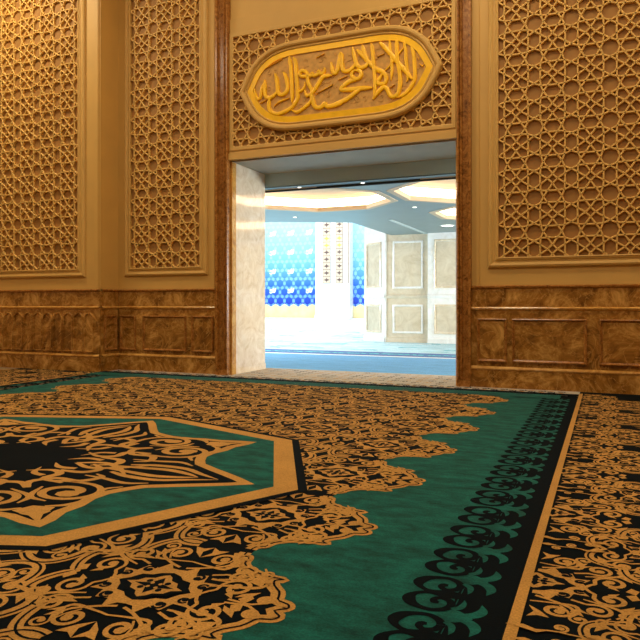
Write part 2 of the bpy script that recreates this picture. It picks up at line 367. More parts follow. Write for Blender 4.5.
def stroke(mb, pts, w, h0, h1, P, mat):
    pts = catmull(pts, 5); n = len(pts); rows = []
    L = [0]
    for a, b in zip(pts, pts[1:]): L.append(L[-1]+math.hypot(b[0]-a[0], b[1]-a[1]))
    for i, p in enumerate(pts):
        a, b = pts[max(0, i-1)], pts[min(n-1, i+1)]
        dx, dy = b[0]-a[0], b[1]-a[1]; l = math.hypot(dx, dy) or 1; nx, ny = -dy/l, dx/l
        d = min(L[i], L[-1]-L[i]); ww = w*(.35+.65*min(1, d/.12)) * (1.25 if L[i] < .09 and w > .04 else 1)
        rows.append([P(p[0]+nx*ww*s, p[1]+ny*ww*s, h) for s, h in ((-.5, h0), (-.42, h1*.8+h0*.2), (-.18, h1), (.18, h1), (.42, h1*.8+h0*.2), (.5, h0))])
    mb.rings(rows, mat, closed=False)
    for rw in (rows[0], rows[-1]): mb.poly(rw, mat)
mb = MB()
for i, (w, q) in enumerate(STROKES):
    stroke(mb, [(PCX+x, PCZ+z) for x, z in q], .078*w, .07, .105+.002*(i % 4), P, 'gold')
mb.build('calligraphy', root)
# low leafy tendrils carved into the plaque ground
mb = MB(); mb.prism(offset(OUT, -.16), .03, .07, 'plaque_ground', P); random.seed(3)
for i in range(110):
    x = random.uniform(-1.75, 1.75); z = random.uniform(-.5, .5)
    if abs(x) > 1.3 and abs(z) > .5-(abs(x)-1.3)*.9: continue
    a = random.uniform(0, 2*PI); rr = random.uniform(.04, .09)
    pts = [(PCX+x+rr*(1-t*.7)*math.cos(a+t*4.2), PCZ+z+rr*(1-t*.7)*math.sin(a+t*4.2)) for t in (0, .25, .5, .75, 1)]
    stroke(mb, pts, .02, .069, .08, P, 'plaque_ground')
mb.build('ground', root)

# ------------------------------------------------------------------ marble door surround and reveals
for x0, x1, s in ((XL, PX0, 1), (PX1, XR, -1)):
    root = empty('door_jamb', ((x0+x1)/2, YW, 0), 'tall brown marble jamb with stepped edges on the %s of the doorway' % ('left' if s > 0 else 'right'), 'door jamb')
    mb = MB(); lo, hi = x0, x1
    w = x1-x0
    # stepped section: outer fillet, sunk face, raised inner bead
    seq = [(0, .0), (0, .12), (.16, .12), (.22, .05), (.58, .05), (.64, .1), (.72, .12), (.78, .085), (.84, .12), (.95, .12), (1, .08), (1, 0)]
    pts = [((lo+t*w) if s > 0 else (hi-t*w), h) for t, h in seq]
    mb.rings([[(x, YW-h, z) for x, h in pts] for z in (0, 9.9)], 'trim_marble', closed=False)
    mb.poly([(x, YW-h, 9.9) for x, h in pts], 'trim_marble')
    mb.build('shaft', root)
    mb = MB(); mb.box((x0+.01, YW-.13, 0), (x1-.01, YW, .12), 'trim_marble'); mb.build('foot', root)
for x0, x1 in ((PX0, PX0+.03), (PX1-.03, PX1)):
    root = empty('reveal_panelling', (x0, YW+.7, 0), 'polished cream marble lining the %s inner side of the doorway' % ('left' if x0 < -5 else 'right'), 'reveal panelling')
    mb = MB(); mb.box((x0, YW+.16, .13), (x1, BACK, 4.5), 'pale_marble')
    mb.box((x0-.0, YW+.16, 0), (x1+(.012 if x0 < -5 else 0), BACK+.01, .13), 'pale_marble')
    mb.build('side_panel', root)
    mb = MB(); mb.box((x0, YW-.0, 0), (x1+.012 if x0 < -5 else x1, YW+.16, 4.5), 'moulding'); mb.build('edge_strip', root)
o = box_obj('door_soffit', (PX0+.045, YW+.02, 4.502), (PX1-.045, BACK, 4.53), 'soffit'); tag(o, 'grey plaster underside of the deep doorway lintel', 'soffit')

# ------------------------------------------------------------------ marble wainscot
def panel_frame(mb, u0, v0, u1, v1, P, mat='moulding'):
    moulding(mb, rect(u0, v0, u1, v1), [(.0, .03), (-.004, .066), (-.022, .074), (-.034, .05), (-.05, .042), (-.056, .03)], mat, P)
def wains_common(root, u0, u1, P, part_ends=0):
    def pr(name, v0, v1, h, mat):
        mb = MB(); mb.prism(rect(u0, v0, u1, v1), 0, h, mat, P); mb.build(name, root)
    pr('wall_slab', .33, 1.41, .03, 'brown_marble')
    pr('plinth', 0, .325, .05, 'brown_marble')
    mb = MB(); prof = [(.325, 0), (.325, .058), (.345, .064), (.365, .056), (.385, .036), (.39, 0)]
    mb.rings([[P(u, v, h) for v, h in prof] for u in (u0, u1)], 'moulding', closed=False); mb.build('plinth_moulding', root)
    mb = MB(); prof = [(1.385, 0), (1.385, .036), (1.4, .052), (1.425, .066), (1.44, .055), (1.45, .03), (1.45, 0)]
    mb.rings([[P(u, v, h) for v, h in prof] for u in (u0, u1)], 'moulding', closed=False); mb.build('dado_moulding', root)
    pr('frieze', 1.44, 1.79, .028, 'brown_marble')
    mb = MB(); prof = [(1.775, 0), (1.775, .03), (1.79, .06), (1.815, .066), (1.83, .05), (1.835, 0)]
    mb.rings([[P(u, v, h) for v, h in prof] for u in (u0, u1)], 'trim_marble', closed=False); mb.build('cap', root)
def wains(u0, u1, Y, panels, label):
    P = wallmap(Y); root = empty('marble_wainscot', ((u0+u1)/2, Y, 0), label, 'wainscot')
    wains_common(root, u0, u1, P)
    for a, b in panels:
        mb = MB(); panel_frame(mb, a, .46, b, 1.245, P, 'trim_marble'); mb.prism(rect(a+.055, .515, b-.055, 1.19), .0305, .036, 'brown_marble', P); mb.build('panel', root)
    return root, P
wains(X_RET+.055, XL, YW, ((-10.2, -9.77), (-9.57, -8.42), (-8.28, -7.73)), 'brown marble wainscot between the left pier and the doorway, with rectangular panels')
wains(XR, X_RET2-.001, YW, ((-2.17, -1.64), (-1.56, -.32), (-.13, 1.1), (1.2, 1.7)), 'brown marble wainscot right of the doorway with a wide and a narrow sunken panel')
# left pier with arched niches, and its return
P = wallmap(YL); root = empty('marble_wainscot', (-12.5, YL, 0), 'brown marble wainscot with a row of slim arched niches on the far left pier', 'wainscot')
wains_common(root, -15.99, X_RET, P)
mb = MB(); mb.prism(rect(-15.99, .39, X_RET, .46), .03, .042, 'brown_marble', P); mb.build('lower_fillet', root)
for i in range(16):
    u = -10.70-.302*i
    if u < -15.7: break
    w = .235; ar = [(u, .45), (u+w, .45), (u+w, 1.14)]+[(u+w/2+w/2*math.cos(t), 1.14+w*.62*math.sin(t)) for t in (PI*.14*k for k in range(1, 7))]+[(u, 1.14)]
    mb = MB(); moulding(mb, ar, [(.026, .03), (.022, .07), (.004, .074), (-.01, .034), (-.012, .03)], 'brown_marble', P)
    mb.prism(offset(ar, -.014), .0302, .034, 'brown_marble', P); mb.build('arched_niche', root)
PR = lambda u, v, h: (X_RET+h, u, v)
root = empty('marble_wainscot', (X_RET, (YL+YW)/2, 0), 'dark narrow brown marble wainscot on the return of the left pier', 'wainscot')
wains_common(root, YL-.0, YW, PR)
mb = MB(); panel_frame(mb, YL+.08, .46, YW-.1, 1.245, PR, 'trim_marble'); mb.build('panel', root)

# ------------------------------------------------------------------ prayer carpet
Z0 = .004; DZ = .0008
class Flat(MB):
    T = None; K = 1; ymax = None
    def put(s, pts, mat, layer):
        if s.T: pts = [s.T(*p) for p in pts]
        if s.ymax: pts = [(x, min(y, s.ymax)) for x, y in pts]
        a = sum(p[0]*q[1]-q[0]*p[1] for p, q in zip(pts, pts[1:]+pts[:1]))
        if a < 0: pts = pts[::-1]
        z = Z0+DZ*layer+(len(s.f) % 97)*7.5e-6      # the tufts of neighbouring figures never lie in one plane
        s.poly([(x, y, z) for x, y in pts], mat)
    def rib(s, pts, w, mat, layer, n=4):
        w = [x*s.K for x in w]
        q = catmull([(p[0], p[1], ww) for p, ww in zip(pts, w)], n) if len(pts) > 2 else [(p[0], p[1], ww) for p, ww in zip(pts, w)]
        L = []
        for i, p in enumerate(q):
            a, b = q[max(0, i-1)], q[min(len(q)-1, i+1)]
            dx, dy = b[0]-a[0], b[1]-a[1]; l = math.hypot(dx, dy) or 1
            ww = max(.0005, p[2])/2
            L.append(((p[0]-dy/l*ww, p[1]+dx/l*ww), (p[0]+dy/l*ww, p[1]-dx/l*ww)))
        for (a, b), (c, d) in zip(L, L[1:]): s.put([a, b, d, c], mat, layer)
    def spiral(s, c, r, a0, turns, w, mat, layer, d=1, r1=.22, lead=None):
        n = max(7, int(turns*11)); pts = []; ws = []
        if lead:
            for p in lead: pts.append(p); ws.append(w*.7)
        for i in range(n+1):
            t = i/n; a = a0+d*turns*2*PI*t; rr = r*(1-(1-r1)*t)
            pts.append((c[0]+rr*math.cos(a), c[1]+rr*math.sin(a))); ws.append(w*(.75+.5*t))
        s.rib(pts, ws, mat, layer, 2)
        s.disc(pts[-1], w*.95, mat, layer)
    def disc(s, c, r, mat, layer, n=8):
        s.put([(c[0]+r*math.cos(2*PI*k/n), c[1]+r*math.sin(2*PI*k/n)) for k in range(n)], mat, layer)
croot = empty('prayer_carpet', (-5.3, 5, 0), 'large green, black and gold patterned prayer carpet covering the near floor', 'carpet')
CX, CY, RX, RY = -5.3, 4.85, 3.03, 2.46
TIP = -1.42; LP = 1.29; AX = 4.2

def rosette(f, L):
    for sx in (1, -1):
        for sy in (1, -1): pass
    f.put([(.2, 0), (.15, .03), (.13, .07), (.07, .085), (.05, .12), (0, .15), (-.05, .12), (-.07, .085), (-.13, .07), (-.15, .03), (-.2, 0), (-.15, -.03), (-.13, -.07), (-.07, -.085), (-.05, -.12), (0, -.15), (.05, -.12), (.07, -.085), (.13, -.07), (.15, -.03)], 'c_black', L)
    f.put([(.17, 0), (.12, .02), (.1, .055), (.05, .07), (.03, .1), (0, .12), (-.03, .1), (-.05, .07), (-.1, .055), (-.12, .02), (-.17, 0), (-.12, -.02), (-.1, -.055), (-.05, -.07), (-.03, -.1), (0, -.12), (.03, -.1), (.05, -.07), (.1, -.055), (.12, -.02)], 'c_gold', L+1)
    f.put([(.12, 0), (.035, .022), (0, .085), (-.035, .022), (-.12, 0), (-.035, -.022), (0, -.085), (.035, -.022)], 'c_black', L+2)
    for x, y in ((.055, .035), (-.055, .035), (.055, -.035), (-.055, -.035)): f.disc((x, y), .017, 'c_black', L+2)
    for x, y in ((.024, .018), (-.024, .018), (.024, -.018), (-.024, -.018)): f.disc((x, y), .011, 'c_gold', L+3)

def quarter(f, L):
    """arabesque of one quarter of a cloud medallion (0..~.56, 0..~.5)"""
    g = 'c_gold'
    # gold mass around the rosette
    f.put([(.0, .19), (0, .15), (.06, .13), (.095, .1), (.15, .09), (.18, .035), (.22, 0), (.28, 0), (.25, .055), (.29, .12), (.21, .115), (.19, .185), (.12, .175), (.09, .25), (.045, .195)], g, L)
    f.spiral((.16, .145), .035, 2.6, .8, .022, 'c_black', L+1, -1, .3)
    f.spiral((.235, .07), .03, .5, .8, .02, 'c_black', L+1, 1, .3)
    # C scrolls
    f.spiral((.40, .12), .095, PI*1.15, 1.25, .03, g, L, -1, .2, lead=[(.26, .0), (.29, .05)])
    f.spiral((.14, .37), .085, -PI*.25, 1.25, .03, g, L, 1, .2, lead=[(.02, .22), (.1, .25)])
    f.spiral((.33, .30), .085, PI*1.3, 1.2, .028, g, L, 1, .2, lead=[(.2, .2), (.25, .22)])
    f.rib([(.0, .30), (.1, .285), (.22, .28), (.24, .36), (.2, .44)], [.014, .018, .026, .02, .012], g, L)
    f.rib([(.26, .17), (.34, .2), (.43, .24), (.46, .3), (.42, .36)], [.012, .02, .024, .02, .012], g, L)
    f.put([(.2, .36), (.27, .4), (.25, .345), (.3, .36), (.24, .3)], g, L)
    f.put([(.43, .24), (.51, .17), (.5, .23), (.54, .2), (.47, .29)], g, L)
    f.put([(.38, .05), (.44, .02), (.4, .1)], g, L)
    f.spiral((.46, .3), .05, -PI*.5, 1.0, .02, g, L, 1, .2, lead=[(.36, .2), (.41, .22)])
    f.spiral((.25, .44), .05, PI*1.1, 1.0, .02, g, L, -1, .2, lead=[(.15, .3), (.19, .36)])
    f.put([(0, .5), (.03, .43), (.0, .36), (.06, .41), (.11, .48), (.05, .47)], g, L)
    f.put([(.52, .0), (.47, .03), (.5, .09), (.54, .06)], g, L)
def polar(n, rx, ry, k, amp, ph=0):
    return [(rx*(1+amp*(abs(math.sin(k*t+ph))-.6))*math.cos(t), ry*(1+amp*(abs(math.sin(k*t+ph))-.6))*math.sin(t)) for t in (2*PI*i/n for i in range(n))]
def quads(f, fn, base, *a):
    for sx in (1, -1):
        for sy in (1, -1):
            f.T = lambda x, y, sx=sx, sy=sy: base(sx*x, sy*y)
            fn(f, *a)
    f.T = base
def cloud(f, cx, cy, L, sc=1.0, outline=True):
    base = lambda x, y: (cx+x*sc, cy+y*sc)
    f.T = base
    if outline:
        o = polar(96, .62, .655, 4, .2)
        f.put(o, 'c_gold', L); f.put(offset(o, -.018), 'c_black', L+1)
        f.put(offset(o, -.034), 'c_gold', L+2); f.put(offset(o, -.07), 'c_black', L+3)
    f.K = .84; quads(f, quarter, (lambda x, y: base(x*1.05, y*1.16)), L+4); f.K = 1
    f.T = base
    rosette(f, L+5)
    f.T = None
def sprig(f, cx, cy, L, s=1, m=1):
    f.T = lambda x, y: (cx+x*s*m, cy+y*s)
    g = 'c_gold'
    f.spiral((.0, .06), .05, -PI/2, 1.1, .022, g, L, 1, .2, lead=[(-.14, -.02), (-.07, 0)])
    f.spiral((.12, -.05), .045, PI/2, 1.1, .02, g, L, -1, .2, lead=[(-.02, .01), (.05, .0)])
    f.put([(-.3, .0), (-.2, .03), (-.12, -.01), (-.06, .0), (-.12, -.045), (-.2, -.02)], g, L)
    f.put([(.12, .02), (.2, .05), (.28, .02), (.2, -.01)], g, L)
    f.T = None

# --- central field
HALF = [(.035, 0), (.0, .03), (.0, .075), (.03, .108), (.085, .125), (.1, .16), (.125, .215), (.185, .275), (.2, .31), (.165, .335), (.17, .36), (.205, .372), (.28, .375), (.36, .395), (.43, .43), (.475, .475), (.49, .53), (.5, .56), (.54, .585), (.55, .645)]
lobes = list(range(-4, 6))
def side(sgn, x0):
    o = []
    for k in lobes:
        a = AX+LP*k
        for u, v in HALF[::-1][:-1]: o.append((x0-sgn*u, a-v))
        for u, v in HALF[:-1]: o.append((x0-sgn*u, a+v))
    return o
XLt = 2*CX-TIP
right = side(1, TIP); left = side(-1, XLt)
ytop = AX+LP*5+.645; ybot = AX-LP*4-.645
fieldo = right+[(TIP-.55, ytop), (XLt+.55, ytop)]+left[::-1]+[(XLt+.55, ybot), (TIP-.55, ybot)]
f = Flat()
f.put([(XLt-.5, ybot-.5), (-.69, ybot-.5), (-.69, 11.55), (XLt-.5, 11.55)], 'c_green', 4)
f.ymax = 11.3
f.put([(XLt+.54, ybot), (TIP-.54, ybot), (TIP-.54, ytop), (XLt+.54, ytop)], 'c_black', 5)
path = [(u, -v) for u, v in HALF[::-1][:-1]]+HALF
def inset(d):
    o = [(u, v) for u, v in path]+[(.8, .645), (.8, -.645)]
    return [(u, max(-.645, min(.645, v))) for u, v in offset(o, d)[:len(path)]]
for k in lobes:
    for sgn, x0 in ((1, TIP), (-1, XLt)):
        f.T = lambda u, v: (x0-sgn*u, AX+LP*k+v)
        f.put(path+[(.6, .645), (.6, -.645)], 'c_black', 5)
        up = 1 if offset([(0, -1), (0, 1), (1, 1), (1, -1)], .1)[0][0] > 0 else -1
        f.rib(inset(up*.028), [.078]*len(path), 'c_gold', 6, 2)
        f.rib(inset(up*.022), [.013]*len(path), 'c_black', 8, 2)
        f.T = None
def lobe_inner(f, L):
    g = 'c_gold'     # u measured inward from the tip
    f.spiral((.155, .075), .05, PI*.95, 1.3, .026, g, L, -1, .2, lead=[(.34, .02), (.26, .01), (.2, .012)])
    f.rib([(.5, .12), (.42, .16), (.33, .17), (.26, .2), (.23, .26)], [.014, .026, .03, .03, .012], g, L)
    f.spiral((.40, .285), .075, -PI*.4, 1.3, .028, g, L, 1, .2, lead=[(.55, .2), (.5, .2)])
    f.put([(.29, .29), (.22, .29), (.27, .25), (.25, .21), (.33, .24), (.36, .22), (.33, .29)], g, L)
    f.put([(.3, .1), (.22, .15), (.24, .09), (.32, .05)], g, L)
    f.rib([(.62, .58), (.58, .5), (.52, .42), (.56, .36)], [.02, .03, .03, .014], g, L)
for k in lobes:
    for sgn, x0 in ((1, TIP), (-1, XLt)):
        for sv in (1, -1):
            f.T = lambda u, v, sv=sv: (x0-sgn*u, AX+LP*k+sv*v)
            lobe_inner(f, 9)
        f.T = None
ncol = 6; dx = (-(XLt+.78)+(TIP-.78))/ncol
for j in range(ncol+1):
    cx = TIP-.78-dx*j
    for k in range(-4, 6):
        cy = AX+LP*k+(LP/2 if j % 2 else 0)
        if abs((cx-CX)/RX)+abs((cy-CY)/RY)*.8 < .62: continue
        if j in (0, ncol):
            # the lobe column shares the outer lobes outline; only its inner half is rimmed
            s = 1 if j == 0 else -1
            o = [(cx-s*x, cy+y) for x, y in polar(96, .61, .665, 4, .2) if x > .12]
            o = sorted(o, key=lambda p: math.atan2(p[1]-cy, s*(cx-p[0])))
            f.rib(o, [.07]*len(o), 'c_gold', 9, 1); f.rib(o, [.014]*len(o), 'c_black', 10, 1)
            f.K = .84; quads(f, quarter, (lambda x, y, cx=cx, cy=cy: (cx+x*1.04, cy+y*1.2)), 11); f.K = 1; rosette(f, 12); f.T = None
        else: cloud(f, cx, cy, 9)
for j in range(ncol):
    for k in range(-4, 6):
        for h in (0, 1):
            sprig(f, TIP-.78-dx*(j+.5), AX+LP*(k+.25+.5*h), 9, 1, 1 if (j+h) % 2 else -1)
f.ymax = None
f.put([(X_RET+.1, 11.1), (-.69, 11.1), (-.69, 11.55), (X_RET+.1, 11.55)], 'c_green', 17)
o = f.build('floral_field', croot, fix=False); o['label'] = 'scalloped field of gold arabesque on black within plain green'

# --- octagonal star medallion (layers above the field)
f = Flat()
E = lambda r: [(CX+RX*r*math.cos(k*PI/4), CY+RY*r*math.sin(k*PI/4)) for k in range(8)]
f.put(E(1.028), 'c_black', 18); f.put(E(1.0), 'c_gold', 19); f.put(E(.928), 'c_green', 20)
HS = [(.87, 0), (.81, .05), (.755, .088), (.69, .13), (.62, .18), (.595, .225), (.572, .28), (.57, .34), (.585, .41), (.583, .48), (.603, .545)]
S1 = HS+[(.608, .608)]+[(y, x) for x, y in HS[::-1]]
star = []
for q in range(4):
    c, s = round(math.cos(q*PI/2)), round(math.sin(q*PI/2))
    star += [(x*c-y*s, x*s+y*c) for x, y in S1[:-1]]
EL = lambda x, y: (CX+RX*x, CY+RY*y)
om = f.build('octagonal_medallion', croot, fix=False); om['label'] = 'gold edged green octagon in the carpet'
f = Flat(); f.T = EL
f.put(star, 'c_gold', 21); f.put(offset(star, -.034), 'c_black', 22)
g = 'c_gold'
def wedge(f):
    L = 23; f.K = .72
    # leaf in the long point
    f.rib([(.42, .055), (.5, .085), (.6, .085), (.68, .04), (.755, .002)], [.02, .04, .036, .026, .004], g, L)
    f.rib([(.36, .02), (.46, .03), (.56, .045), (.64, .025), (.69, 0)], [.01, .034, .04, .03, .004], g, L)
    f.rib([(.38, .13), (.46, .14), (.54, .16), (.6, .13)], [.012, .028, .03, .01], g, L)
    # volutes that flank the short points
    f.spiral((.455, .315), .1, -PI*.45, 1.35, .036, g, L, 1, .25, lead=[(.33, .235), (.39, .215)])
    f.rib([(.56, .2), (.53, .25), (.56, .33), (.545, .42), (.5, .46)], [.012, .024, .03, .03, .012], g, L)
    # trefoil inside the short point
    f.put([(.5, .5), (.545, .49), (.545, .52), (.585, .585), (.575, .575), (.52, .545)], g, L)
    f.put([(.47, .47), (.53, .455), (.54, .49), (.5, .5)], g, L)
    # interlaced ring
    f.rib([(.25, .0), (.33, .04), (.41, .0), (.48, -.07)], [.022, .036, .034, .01], g, L)
    f.rib([(.27, .11), (.35, .1), (.37, .04), (.31, -.01)], [.03, .04, .036, .012], g, L)
    f.rib([(.18, .16), (.25, .12), (.3, .15), (.3, .22), (.38, .24)], [.008, .034, .04, .038, .02], g, L)
    f.rib([(.4, .1), (.44, .13), (.41, .2), (.33, .2), (.29, .27), (.33, .33)], [.01, .03, .038, .034, .036, .03], g, L)
    f.rib([(.36, .3), (.4, .4), (.47, .42)], [.01, .03, .01], g, L)
    # flames reaching to the dark centre
    f.rib([(.3, .07), (.24, .075), (.19, .03)], [.034, .034, .004], g, L)
    f.rib([(.27, .19), (.22, .17), (.19, .1)], [.034, .03, .004], g, L)
for q in range(4):
    for m in (1, -1):
        c, s = round(math.cos(q*PI/2)), round(math.sin(q*PI/2))
        for sw in (0, 1):
            def T(x, y, c=c, s=s, sw=sw):
                if sw: x, y = y, x
                return EL(x*c-y*s, x*s+y*c)
            f.T = T; 
            if m == 1: wedge(f)
f.T = None
o = f.build('star_motif', om, fix=False); o['label'] = 'eight pointed gold arabesque star on black'

# --- running scroll border, right and mirrored left
for sgn, tag_ in ((1, 'right'), (-1, 'left')):
    f = Flat()
    W = (lambda x, y: (x, y)) if sgn > 0 else (lambda x, y: (2*CX-x, y))
    f.T = W
    f.put([(-.69, ybot-.5), (-.42, ybot-.5), (-.42, 11.55), (-.69, 11.55)], 'c_black', 6)
    p = .46; n = int((11.5-ybot)/p)
    y0 = 3.655-p*12
    for i in range(n+3):
        yc = y0+p*i
        if yc < ybot or yc > 11.3: continue
        for sy in (1, -1):
            f.T = lambda x, y, sy=sy, yc=yc: W(x, yc+sy*y)
            f.K = 1.22
            f.rib([(-.66, .228), (-.76, .222), (-.85, .222), (-.91, .185), (-.93, .13), (-.908, .075), (-.855, .04), (-.79, .03), (-.735, .06), (-.712, .11), (-.73, .16), (-.775, .178), (-.805, .155), (-.8, .125), (-.775, .12)],
                  [.05, .06, .03, .03, .055, .052, .032, .03, .034, .036, .034, .03, .03, .034, .02], 'c_black', 6)
            f.K = 1
            f.put([(-.695, .23), (-.72, .23), (-.75, .215), (-.71, .19), (-.695, .1)], 'c_black', 6)
            f.rib([(-.72, .016), (-.64, .02), (-.585, .045), (-.556, .1), (-.57, .17)], [.034, .045, .055, .05, .002], 'c_green', 7)
            f.put([(-.7, 0), (-.7, .07), (-.655, .06), (-.6, .02), (-.585, 0)], 'c_green', 7)
            f.rib([(-.7, .07), (-.665, .1), (-.655, .15), (-.66, .19)], [.03, .035, .026, .002], 'c_green', 7)
    f.T = W
    o = f.build('scroll_border', croot, fix=False); o['label'] = 'black running scroll border along the %s of the carpet' % tag_
    f = Flat(); f.T = W
    f.put([(-.43, ybot-.5), (-.375, ybot-.5), (-.375, 11.95), (-.43, 11.95)], 'c_gold', 9)
    f.T = None
    o = f.build('gold_stripe', croot, fix=False); o['label'] = 'thin gold stripe edging the %s scroll border' % tag_
    f = Flat(); f.T = W
    f.put([(-.6, ybot-.5), (1.93, ybot-.5), (1.93, 12.23), (-.6, 12.23)], 'c_black', 0)
    f.T = None
    for j in range(4):
        for k in range(-3, 7):
            cx, cy = -.36+.7*j, 3.8+LP*k+(LP/2 if j % 2 else 0)
            if cy > 12.1: continue
            if j == 0:
                X, Y = W(cx, cy)
                f.T = lambda x, y: W(cx+x*.9, cy+y*.9)
                for sy in (1, -1):
                    f.T = lambda x, y, sy=sy: W(cx+x*.95, cy+sy*y*.9)
                    quarter(f, 1)
                f.T = lambda x, y: W(cx+x*.9, cy+y*.9); rosette(f, 2); f.T = None
            else:
                X, Y = W(cx, cy); cloud(f, X, Y, 0 if j != 3 else 0, .74)
    for j in range(4):
        for k in range(-3, 6):
            X, Y = W(-.2+.7*j, 3.8+LP*k+(0 if j % 2 else LP/2))
            sprig(f, X, Y+.06, 12, .8, 1); sprig(f, X, Y-.08, 12, .7, -1)
    f.T = None
    lim = 2.0 if sgn > 0 else None
    # trim what runs past the wall
    keep = [i for i, fc in enumerate(f.f) if i == 0 or all(f.v[v][1] < 12.24 and (f.v[v][0] < 1.98) for v in fc) and ((sgn > 0 and all(f.v[v][0] > -.62 for v in fc)) or (sgn < 0 and all(f.v[v][0] < 2*CX+.62 for v in fc)))]
    if sgn < 0: keep = [i for i in keep if all(f.v[v][1] < YL-.07 or f.v[v][0] > X_RET+.07 for v in f.f[i]) or i == 0]
    f.f = [f.f[i] for i in keep]; f.mi = [f.mi[i] for i in keep]
    if sgn < 0 :
        f.v[0:4] = [(2*CX+.6, ybot-.5, Z0), (2*CX-2, ybot-.5, Z0), (2*CX-2, YL-.06, Z0), (2*CX+.6, YL-.06, Z0)]
    o = f.build('floral_border', croot, fix=False); o['label'] = 'gold arabesque on black border at the %s edge' % tag_
# --- head end of the carpet
f = Flat()
f.put([(X_RET+.07, 11.55), (-.43, 11.55), (-.43, 11.78), (X_RET+.07, 11.78)], 'c_black', 18)
o = f.build('end_stripe', croot, fix=False); o['label'] = 'narrow black stripe across the head of the carpet'
f = Flat()
f.put([(X_RET+.07, 11.78), (-.43, 11.78), (-.43, 12.24), (X_RET+.07, 12.24)], 'c_pale', 1)
random.seed(5)
for i in range(62):
    x = X_RET+.25+i*.158
    if x > -.6: break
    f.T = lambda u, v, x=x, s=(1 if i % 2 else -1): (x+u, 12.01+s*v)
    f.spiral((0, .06), .08, -PI/2, 1.1, .03, 'c_black', 2, 1, .2, lead=[(-.12, -.14)])
    f.put([(-.05, -.08), (0, -.14), (.06, -.1), (.02, -.05)], 'c_gold', 3)
f.T = None
o = f.build('end_border', croot, fix=False)

# --- threshold runner and the pale carpet of the hall beyond
f = Flat()
f.put([(PX0+.05, 12.24), (PX1-.05, 12.24), (PX1-.05, 13.95), (PX0+.05, 13.95)], 'c_pale', 0)
random.seed(9)
for i in range(20):
    for j in range(6):
        x = PX0+.2+i*.235; y = 12.4+j*.27+(.13 if i % 2 else 0)
        if x > PX1-.2 or y > 13.85: continue
        s = random.choice((1, -1)); f.T = lambda u, v, x=x, y=y, s=s: (x+s*u, y+v)
        f.spiral((0, 0), .085, 0, 1.1, .022, random.choice(('c_black', 'c_gold', 'c_gold')), 1, 1, .2)
f.T = None
o = f.build('threshold_runner', fix=False, loc=(-4.93, 13, 0)); tag(o, 'pale scroll patterned carpet strip lying in the doorway threshold', 'carpet')
hroot = empty('hall_carpet', (-10, 30, 0), 'bright pale turquoise carpet of the far hall with blue bands near the doorway', 'carpet')
f = Flat()
f.put([(-59.5, 19.9), (8.5, 19.9), (8.5, 65.7), (-59.5, 65.7)], 'c_sky', 1)
random.seed(11)
for i in range(520):
    y = 20.5+45*random.random()**1.6; x = random.uniform(-34, 4)
    for k in range(2):
        s = random.uniform(.25, .8); a = random.uniform(-.4, .4); m = random.choice((1, -1))
        f.T = lambda u, v, x=x, y=y, s=s, m=m: (x+u*s*m, y+v*s)
        f.rib([(-1.1, 0), (-.5, .3), (.1, .1), (.6, .35), (1.0, 0), (.7, -.25), (.4, -.05)], [.02, .16, .22, .2, .18, .16, .02], random.choice(('c_teal', 'c_teal', 'c_white')), 2+k, 3)
        x += .6; y += .5
f.T = None
f.build('turquoise_field', hroot, fix=False)
f = Flat(); f.put([(-17, 13.95), (8.5, 13.95), (8.5, 18.2), (-17, 18.2)], 'c_blue', 2); f.build('blue_band', hroot, fix=False)
f = Flat(); f.put([(-17, 18.2), (8.5, 18.2), (8.5, 18.5), (-17, 18.5)], 'c_white', 3); f.build('white_line', hroot, fix=False)
f = Flat(); f.put([(-17, 18.5), (8.5, 18.5), (8.5, 19.9), (-17, 19.9)], 'c_deep', 2)
for i in range(60):
    f.T = lambda u, v, i=i: (-16.7+i*.42+u, 19.2+v)
    f.spiral((0, 0), .3, i, 1.2, .1, 'c_teal', 3, 1, .3)
f.T = None
f.build('patterned_band', hroot, fix=False)

# ------------------------------------------------------------------ low ceiling of the hall with octagonal coves
ZC = 4.2; PIT = 4.13; OCX, OCY = -7.0, 16.1; OR = 1.97
def octo(cx, cy, ap):
    r = ap/math.cos(PI/8); return [(cx+r*math.cos(PI/8+k*PI/4), cy+r*math.sin(PI/8+k*PI/4)) for k in range(8)]
mb = MB()
coves = []
def cell(cx, cy, hole):
    h = PIT/2; sq = rect(cx-h, cy-h, cx+h, cy+h)
    if not hole: mb.poly([(x, y, ZC) for x, y in sq[::-1]], 'ceiling_grey'); return
    o = octo(cx, cy, OR); coves.append((cx, cy))
    # square border to octagon: 4 trapezia and 4 corner pentagons
    for k in range(8):
        a, b = o[k], o[(k+1) % 8]
        def pr(p, q):   # project p outwards to the square
            dx_, dy_ = p[0]-cx, p[1]-cy
            if abs(dx_) > abs(dy_): return (cx+math.copysign(h, dx_), p[1])
            return (p[0], cy+math.copysign(h, dy_))
        A2, B2 = pr(a, 0), pr(b, 0)
        if abs(A2[0]-B2[0]) < 1e-6 or abs(A2[1]-B2[1]) < 1e-6: mb.poly([(x, y, ZC) for x, y in (a, A2, B2, b)], 'ceiling_grey')
        else:
            c = (cx+math.copysign(h, a[0]-cx), cy+math.copysign(h, a[1]-cy)); mb.poly([(x, y, ZC) for x, y in (a, A2, c, B2, b)], 'ceiling_grey')
xs = [OCX+PIT*i for i in range(-2, 4)]
for cx in xs: cell(cx, OCY, True)
for cx in xs[3:]: cell(cx, OCY+PIT, True)
x0, x1 = xs[0]-PIT/2, xs[-1]+PIT/2; y1 = OCY+PIT/2
def cq(a, b, c, d): mb.poly([(a, c, ZC), (b, c, ZC), (b, d, ZC), (a, d, ZC)], 'ceiling_grey')
XE = -7.8
cq(x0, XE, y1, 19.7); cq(XE, xs[3]-PIT/2, y1, 25.9); cq(xs[3]-PIT/2, x1, y1+PIT, 25.9)
cq(x0, x1, BACK, OCY-PIT/2)
